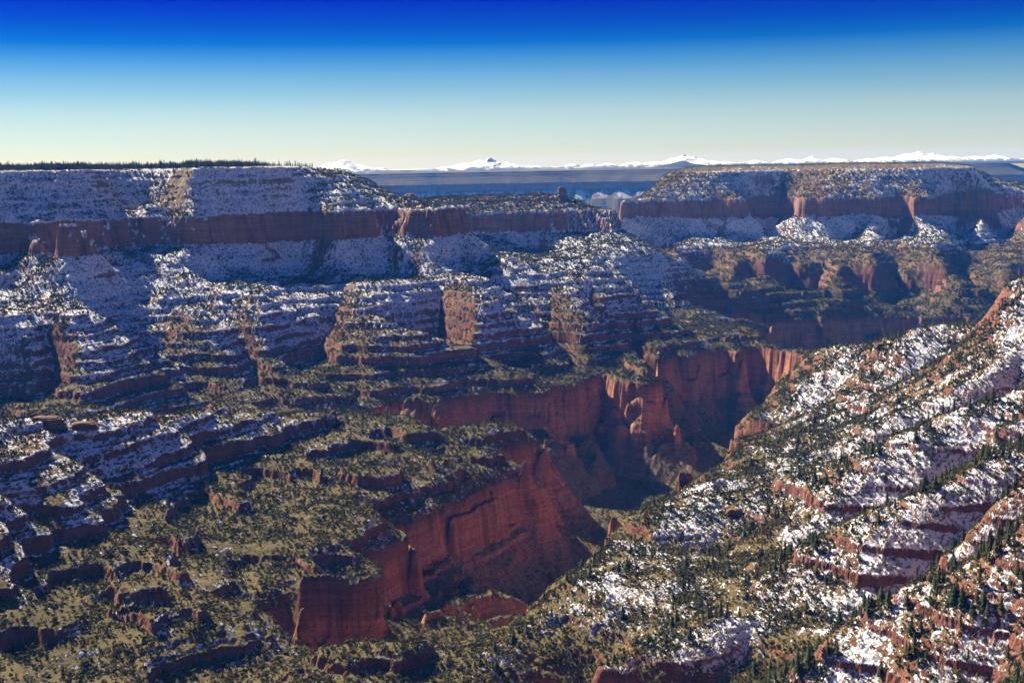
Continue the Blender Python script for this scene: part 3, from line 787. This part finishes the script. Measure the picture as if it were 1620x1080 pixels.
# shrubs: plants per m2
d_sh = np.interp(-S_p, [0, 60, 158, 253, 389, 520, 640, 668, 816, 880, 960], [.036, .042, .042, .042, .036, .024, .036, .042, .012, .018, .022])
d_sh = d_sh * np.clip(1 + 1.3 * (INS - .40), .3, 1.7) * np.clip(1 + 1.15 * clump + .4 * clump2, .08, 2.6) * (1 + 1.1 * E_)
d_sh = d_sh * smooth(NZ_, .50, .70) * (1 - smooth(-U_p, -8, 5)) * (1 + .5 * smooth(R_s, 4500, 6000) * (1 - 1.5 * smooth(-S_p, 385, 420)))
ok_sh = rng.random(len(d_sh)) < d_sh * CELL
# pines
d_pi = E_ * np.interp(-S_p, [150, 300, 450, 560, 640, 668], [.012, .012, .0105, .008, .003, 0]) * np.clip(.35 + 1.5 * clump + 1.6 * (INS - .42) + .5 * clump2, .05, 2.6)
d_pi = d_pi + (1 - E_) * np.interp(-S_p, [0, 30, 158, 253, 389, 450], [.010, .008, .008, .006, .002, 0]) * np.clip(.6 + 1.3 * clump, .1, 2)
d_pi = d_pi * smooth(NZ_, .55, .75) * (1 - smooth(-U_p, -8, 5))
ok_pi = rng.random(len(d_pi)) < d_pi * CELL
# rim forest on the plateaus
top_f = smooth(-U_p, 4, 22) * np.where(Y_ < 5600, .034 * (1 - .93 * smooth(810 + 1955 * X_ / Y_, 375, 455)), .016) * (U_p > -330) * np.where(Y_ < 5600, np.clip(.85 + .9 * clump2 + .5 * clump, .06, 1.5), 1)
ok_ri = rng.random(len(top_f)) < top_f * CELL
print('plants', ok_sh.sum(), ok_pi.sum(), ok_ri.sum())

def frame_xy(x, y, z):
    p = np.stack([x, y, z], -1); f = p @ AX_F
    return CX + F_PX * (p @ AX_R) / f, CY - F_PX * (p @ AX_U) / f

def scatter(name, protos, X, Y, Z, H, mat):
    """many plants in one mesh, each with its own turn, size and tint"""
    which = rng.integers(0, len(protos), len(X)); V_all, F_all, T_all = [], [], []; off = 0
    for k, (pv, pf) in enumerate(protos):
        s = np.where(which == k)[0]
        if len(s) == 0: continue
        a = rng.uniform(0, 6.283, len(s)); c, sn = np.cos(a), np.sin(a); h = H[s]; wx = h * rng.uniform(.8, 1.25, len(s))
        v = np.empty((len(s), len(pv), 3), np.float32)
        v[..., 0] = (c[:, None] * pv[None, :, 0] - sn[:, None] * pv[None, :, 1]) * wx[:, None] + X[s][:, None]
        v[..., 1] = (sn[:, None] * pv[None, :, 0] + c[:, None] * pv[None, :, 1]) * wx[:, None] + Y[s][:, None]
        v[..., 2] = pv[None, :, 2] * h[:, None] + Z[s][:, None] - .03 * h[:, None]
        f = pf[None] + (off + np.arange(len(s)) * len(pv))[:, None, None]
        V_all.append(v.reshape(-1, 3)); F_all.append(f.reshape(-1, 3)); T_all.append(np.repeat(rng.random(len(s)), len(pv))); off += len(s) * len(pv)
    V = np.concatenate(V_all)
    return V, np.concatenate(F_all), np.concatenate(T_all)

def stuff_mesh(name, groups, mat):
    V, Fc, T = [], [], []; off = 0
    for v, f, t in groups:
        V.append(v); Fc.append(f + off); T.append(t); off += len(v)
    me = mesh_from(name, np.concatenate(V), np.concatenate(Fc), {'tint': np.concatenate(T)}, False)
    return tag(link(name, me, mat), kind='stuff')

PROTO_SH = {0: [crown_shrub(1, 1.15, 110, .12, 300 + i) for i in range(4)], 1: [crown_shrub(1, 1.15, 42, .19, 310 + i) for i in range(4)], 2: [crown_shrub(1, 1.1, 13, .34, 320 + i) for i in range(5)]}
def joined(a, b): return np.concatenate([a[0], b[0]]), np.concatenate([a[1], b[1] + len(a[0])])
PROTO_PI = {1: [crown_pine(1, 9, 6, 330 + i) for i in range(4)], 2: [crown_pine(1, 4, 4, 340 + i) for i in range(5)]}

# sizes
xs, ys, zs, rs = X_[ok_sh], Y_[ok_sh], Z_[ok_sh], R_s[ok_sh]
hs = rng.lognormal(1.12, .46, len(xs)) * (1 + .25 * smooth(rs, 3500, 6000)); hs = np.clip(hs * np.where(E_[ok_sh] > .5, .72, 1.0), 1.4, 7.0)
xp, yp, zp, rp = X_[ok_pi], Y_[ok_pi], Z_[ok_pi], R_s[ok_pi]
ep = E_[ok_pi]
hp = np.clip(rng.lognormal(2.3, .40, len(xp)) * (1 + .25 * (1 - smooth(rp, 1200, 1700))), 4, 24) * np.where(ep > .5, 1.0, .8)
def in_frame(x, y, z):
    u, v = frame_xy(x, y, z); return (u > 8) & (u < 1612) & (v > 40) & (v < 1072)

# the 300 pines and 300 junipers that show largest are trees of their own
seen_p = SEEN[ii[ok_pi], jj[ok_pi]] * rp > -3
order = np.argsort(-(hp / rp) * in_frame(xp, yp, zp) * seen_p * (ep > .5)); one_p = order[:300]
seen_s = SEEN[ii[ok_sh], jj[ok_sh]] * rs > -1
order = np.argsort(-(hs / rs) * in_frame(xs, ys, zs) * seen_s); one_s = order[:300]
rest_p = np.ones(len(xp), bool); rest_p[one_p] = False
rest_s = np.ones(len(xs), bool); rest_s[one_s] = False

g = []
size = hs / rs * 1236
for lod, m in ((1, size > 2.6), (2, size <= 2.6)):
    m = m & rest_s
    g.append(scatter('', PROTO_SH[lod], xs[m], ys[m], zs[m], hs[m], None))
stuff_mesh('juniper_scrub', g, LEAF_SHRUB)
g = []
size = hp / rp * 1236
for lod, m in ((1, size > 4), (2, size <= 4)):
    m = m & rest_p
    g.append(scatter('', PROTO_PI[lod], xp[m], yp[m], zp[m], hp[m], None))
stuff_mesh('pine_woodland', g, LEAF_PINE)
xr, yr, zr, rr_ = X_[ok_ri], Y_[ok_ri], Z_[ok_ri], R_s[ok_ri]
hr = (.62 + .5 * np.clip(1 + 1.4 * perlin(xr / 45, yr / 45, 91), 0, 2)) * np.clip(rng.lognormal(2.55, .28, len(xr)), 5, 22) * np.where(yr > 5600, .62, 1.0)
near = rr_ < 5000
stuff_mesh('plateau_forest', [scatter('', PROTO_PI[1], xr[near], yr[near], zr[near], hr[near], None), scatter('', PROTO_PI[2], xr[~near], yr[~near], zr[~near], hr[~near], None)], LEAF_PINE)

# ------------------------------------------------------------------ rocks, wash, fallen trunks
def hit(px, py, start=0):
    """where the sight line through a pixel of the survey meets the ground"""
    v = ray(px, py); a = math.atan2(v[0], v[1]); j = int(round((a + AZ_MAX) / (2 * AZ_MAX) * (NA - 1)))
    col = ELEV[start:, j]; i = int(np.argmax(col >= v[2])) + start
    return Vector((TX[i, j], TY[i, j], TZ[i, j])), radii[i]
def ground(px, r):
    v = ray(px, 300); a = math.atan2(v[0], v[1]); fj = (a + AZ_MAX) / (2 * AZ_MAX) * (NA - 1)
    fi = float(np.interp(r, radii, np.arange(NR)))
    return Vector((r * math.sin(a), r * math.cos(a), float(at(TZ, np.array([fi]), np.array([fj]))[0])))
def rock_body(name, p, w, h, seed, taper=.45, lean=(0, 0), blocky=.5, label=None, category='rock', depth=.8):
    g = np.random.default_rng(seed); n, m = 40, 26
    t = np.linspace(0, 1, m); V = np.zeros((m, n, 3))
    th = np.linspace(0, 2 * np.pi, n, endpoint=False)
    ph = g.uniform(0, 50)
    for i, q in enumerate(t):
        prof = (1 - taper * q) * (1 - smooth(np.array(q), .86, 1.04) * .55)
        step = .10 * math.sin(q * 23 + ph) + .06 * math.sin(q * 51 + ph * 2)
        cx_, cy_ = np.cos(th), np.sin(th)
        sq = 1 / np.maximum(np.abs(cx_), np.abs(cy_)) ** blocky
        rad = .5 * prof * sq * (1 + step) * (1 + .22 * fbm(cx_ * 1.3 + ph, cy_ * 1.3 + q * 1.2, seed, 4) + .10 * ridge(cx_ * 3 + ph, cy_ * 3 + q * .8, seed + 9))
        V[i, :, 0] = cx_ * rad * w + lean[0] * q * w; V[i, :, 1] = cy_ * rad * w * depth + lean[1] * q * w
        V[i, :, 2] = q * h * (1 + .10 * perlin(cx_ * 1.5 + ph, cy_ * 1.5, seed + 3)) - .12 * h
    top = np.array([[lean[0] * w, lean[1] * w, h * .9]])
    verts = np.concatenate([V.reshape(-1, 3), top]); F = []
    for i in range(m - 1):
        for k in range(n):
            a, c = i * n + k, i * n + (k + 1) % n
            F += [(a, c, c + n), (a, c + n, a + n)]
    for k in range(n): F.append(((m - 1) * n + k, (m - 1) * n + (k + 1) % n, m * n))
    sl = verts[:, 2] + p.z - float(dip(np.array([p.y]))[0])
    me = mesh_from(name, verts, np.array(F), {'strat': sl, 'snow': np.full(len(sl), -.15), 'scrub': np.full(len(sl), .2)})
    o = link(name, me, ROCK); o.location = p
    return tag(o, label, category)
p = ground(890, 5960); rock_body('rock_pinnacle', p, 50, 64, 1, .38, (-.12, 0), .4, 'lone dark rock pinnacle standing on the end of the far flat ridge')
p, r = hit(1614, 436); rock_body('rock_pillar', p, 15, 42, 2, .3, (0, 0), .6, 'red rock pillar on the crest of the snowy ridge at the right edge')
p, r = hit(75, 674); rock_body('rock_outcrop', p, 62, 20, 4, .3, (0, 0), .9, 'low jagged red outcrop crowning the scrubby ridge at the left', depth=.5)
p, r = hit(132, 678); rock_body('rock_outcrop', p, 48, 13, 14, .3, (0, 0), .9, 'flat ledgy red outcrop beside the jagged one on the scrubby ridge', depth=.5)
p = ground(648, 5560); rock_body('rock_dome', p, 88, 52, 5, .5, (0, 0), .4, 'rounded wooded knob on the far saddle between plateau and flat ridge')
p, r = hit(1072, 700); rock_body('rock_tower', p, 24, 58, 6, .5, (0, 0), .6, 'slender red tower at the foot of the central cliff nose')
p, r = hit(903, 722); rock_body('rock_tower', p, 30, 44, 7, .4, (0, 0), .8, 'stubby red tower below the shaded alcove of the central cliff')
p = ground(706, 2240); rock_body('rock_spire', p, 9, 27, 8, .55, (0, 0), .5, 'thin pale spire below the red cliff of the scrubby ridge')
p, r = hit(1308, 1034); rock_body('boulder', p, 15, 10, 9, .3, (0, 0), .8, 'sunlit tan boulder at the left end of the bottom right ledges')
p, r = hit(1162, 812); rock_body('rock_outcrop', p, 28, 9, 10, .3, (0, 0), .8, 'sunlit brown outcrop at the end of a spur below snow slopes', depth=.6)
p, r = hit(1396, 548); rock_body('rock_outcrop', p, 34, 9, 11, .35, (0, 0), .8, 'dark brown outcrop at the tip of the ledges on the skyline spur', depth=.6)

wash_pts = [ground(px, r) for px, r in ((940, 2890), (958, 2940), (972, 2990), (990, 3020), (1012, 3040), (1030, 3080), (1046, 3150), (1062, 3230))]
wv, wf = [], []
for i, q in enumerate(wash_pts):
    a = wash_pts[max(i - 1, 0)]; c = wash_pts[min(i + 1, len(wash_pts) - 1)]; d = (c - a); d.z = 0; d.normalize(); nrm = Vector((-d.y, d.x, 0)); hw = 5 + 7 * math.sin(i * 1.1) ** 2
    for k in (-1, -.33, .33, 1):
        e = q + nrm * hw * k; v = ray(CX, 300)
        aa = math.atan2(e.x, e.y); fj = np.array([(aa + AZ_MAX) / (2 * AZ_MAX) * (NA - 1)]); fi = np.array([np.interp(math.hypot(e.x, e.y), radii, np.arange(NR))])
        wv.append((e.x, e.y, float(at(TZ, fi, fj)[0]) + 1.2))
    if i:
        for k in range(3): a0 = (i - 1) * 4 + k; wf.append((a0, a0 + 1, a0 + 5, a0 + 4))
nb = NodeBook('wash_gravel'); WASH = nb.finish(nb.mix(nb.noise(1 / 3, 4, .7), (.34, .27, .18), (.46, .38, .27)))
tag(link('dry_wash_path', mesh_from('dry_wash_path', np.array(wv), np.array(wf)), WASH), kind='structure')

LOG = bark_material()
for (a, c, lab) in (((1443, 783), (1463, 781), 'short grey fallen trunk on the bright snowfield below a red bare patch'), ((1512, 804), (1536, 792), 'long slanting fallen trunk just above the dark pine clump'), ((1477, 816), (1498, 812), 'thin fallen trunk lying lowest on the snowfield near the pine belt')):
    pa_, _ = hit(*a); pb_, _ = hit(*c); d = pb_ - pa_; L = max(d.length, 6); L = min(L, 22); d.normalize()
    V, Fc = [], []
    for z, rr in ((0, .34), (.3, .30), (.65, .24), (1, .12)):
        for k in range(7): V.append((math.cos(k * .8976) * rr, math.sin(k * .8976) * rr, z * L))
    for j in range(3):
        for k in range(7): q, w = j * 7 + k, j * 7 + (k + 1) % 7; Fc.append((q, w, w + 7, q + 7))
    for q, (z, an, ln) in enumerate(((.35, .5, 1.4), (.55, 2.6, 1.1), (.75, 4.4, .9))):
        i = len(V); c0, s0 = math.cos(an), math.sin(an)
        V += [(0, 0, z * L), (.1, 0, z * L + .2), (c0 * ln, s0 * ln, z * L + ln * .7), (c0 * ln, s0 * ln, z * L + ln * .7 + .05)]; Fc.append((i, i + 1, i + 2, i + 3))
    o = link('fallen_trunk', mesh_from('fallen_trunk', np.array(V), np.array(Fc)), LOG); o.location = pa_ + Vector((0, 0, .3)); o.rotation_euler = d.to_track_quat('Z', 'Y').to_euler()
    tag(o, lab, 'fallen tree')

# individual trees
PINE_V = []
for i in range(6):
    cv, cf = crown_pine(1, 15, 8, 350 + i); tv, tf = trunk_pine(1, 360 + i)
    PINE_V.append((mesh_from('crown', cv, cf, None, False), mesh_from('trunk', tv, tf)))
    PINE_V[-1][0].materials.append(LEAF_PINE); PINE_V[-1][1].materials.append(BARK)
up, vp = frame_xy(xp, yp, zp)
for q in one_p:
    snowy = POT_[ok_pi][q] > .02; tall = hp[q] > 11
    if vp[q] > 940 and up[q] > 1320: where = 'on the snowfield above the bottom right ledges'
    elif up[q] > 1400: where = 'on the right-hand snow slope'
    else: where = 'along the lower spurs right of the gorge'
    o = bpy.data.objects.new('pine_tree', None); COL.objects.link(o)
    o.location = (xp[q], yp[q], zp[q]); o.rotation_euler = (0, 0, random.Random(int(q)).uniform(0, 6.28)); w = random.Random(int(q) + 1).uniform(.85, 1.25)
    o.scale = (hp[q] * w, hp[q] * w, hp[q]); o.empty_display_size = .2
    tag(o, ('tall' if tall else 'small') + ' dark green pine ' + where, 'tree', 'pines on the slopes right of the gorge')
    c, t = PINE_V[int(q) % 6]
    link('crown', c, parent=o); link('trunk', t, parent=o)
SHRUB_V = []
for i in range(6):
    cv, cf = crown_shrub(1, 1.15, 130, .11, 370 + i); tv, tf = trunk_pine(.6, 380 + i)
    me = mesh_from('juniper_bush', cv, cf, None, False); me.materials.append(LEAF_SHRUB); SHRUB_V.append(me)
us, vs = frame_xy(xs, ys, zs)
for q in one_s:
    big = hs[q] > 5
    where = 'among the snow patches at the lower right' if us[q] > 1000 else ('on the dry slope at the bottom centre' if us[q] > 600 else 'on the scrubby ridge at the lower left')
    o = link('juniper_bush', SHRUB_V[int(q) % 6])
    o.location = (xs[q], ys[q], zs[q] - .05); o.rotation_euler = (0, 0, random.Random(int(q)).uniform(0, 6.28)); w = random.Random(int(q) + 1).uniform(.85, 1.25)
    o.scale = (hs[q] * w, hs[q] * w, hs[q])
    tag(o, ('broad' if big else 'low') + ' olive green juniper ' + where, 'bush', 'junipers on the near slopes')

# ------------------------------------------------------------------ the air
def haze_box(lo, hi, density, color):
    x0, y0, z0 = lo; x1, y1, z1 = hi
    v = [(x0, y0, z0), (x1, y0, z0), (x1, y1, z0), (x0, y1, z0), (x0, y0, z1), (x1, y0, z1), (x1, y1, z1), (x0, y1, z1)]
    f = [(0, 3, 2, 1), (4, 5, 6, 7), (0, 1, 5, 4), (1, 2, 6, 5), (2, 3, 7, 6), (3, 0, 4, 7)]
    m = bpy.data.materials.new('haze'); m.use_nodes = True; t = m.node_tree
    t.nodes.remove(t.nodes['Principled BSDF'])
    p = t.nodes.new('ShaderNodeVolumePrincipled'); p.inputs['Color'].default_value = color + (1,); p.inputs['Density'].default_value = density; p.inputs['Anisotropy'].default_value = 0.0; p.inputs['Absorption Color'].default_value = (1, 1, 1, 1)
    t.links.new(p.outputs[0], t.nodes['Material Output'].inputs['Volume'])
    return tag(link('haze', mesh_from('haze', np.array(v), np.array(f), None, False), m), kind='stuff')
haze_box((-62000, -3000, -1100), (62000, 66000, 430), 1.9e-5, (.05, .29, 1.0))
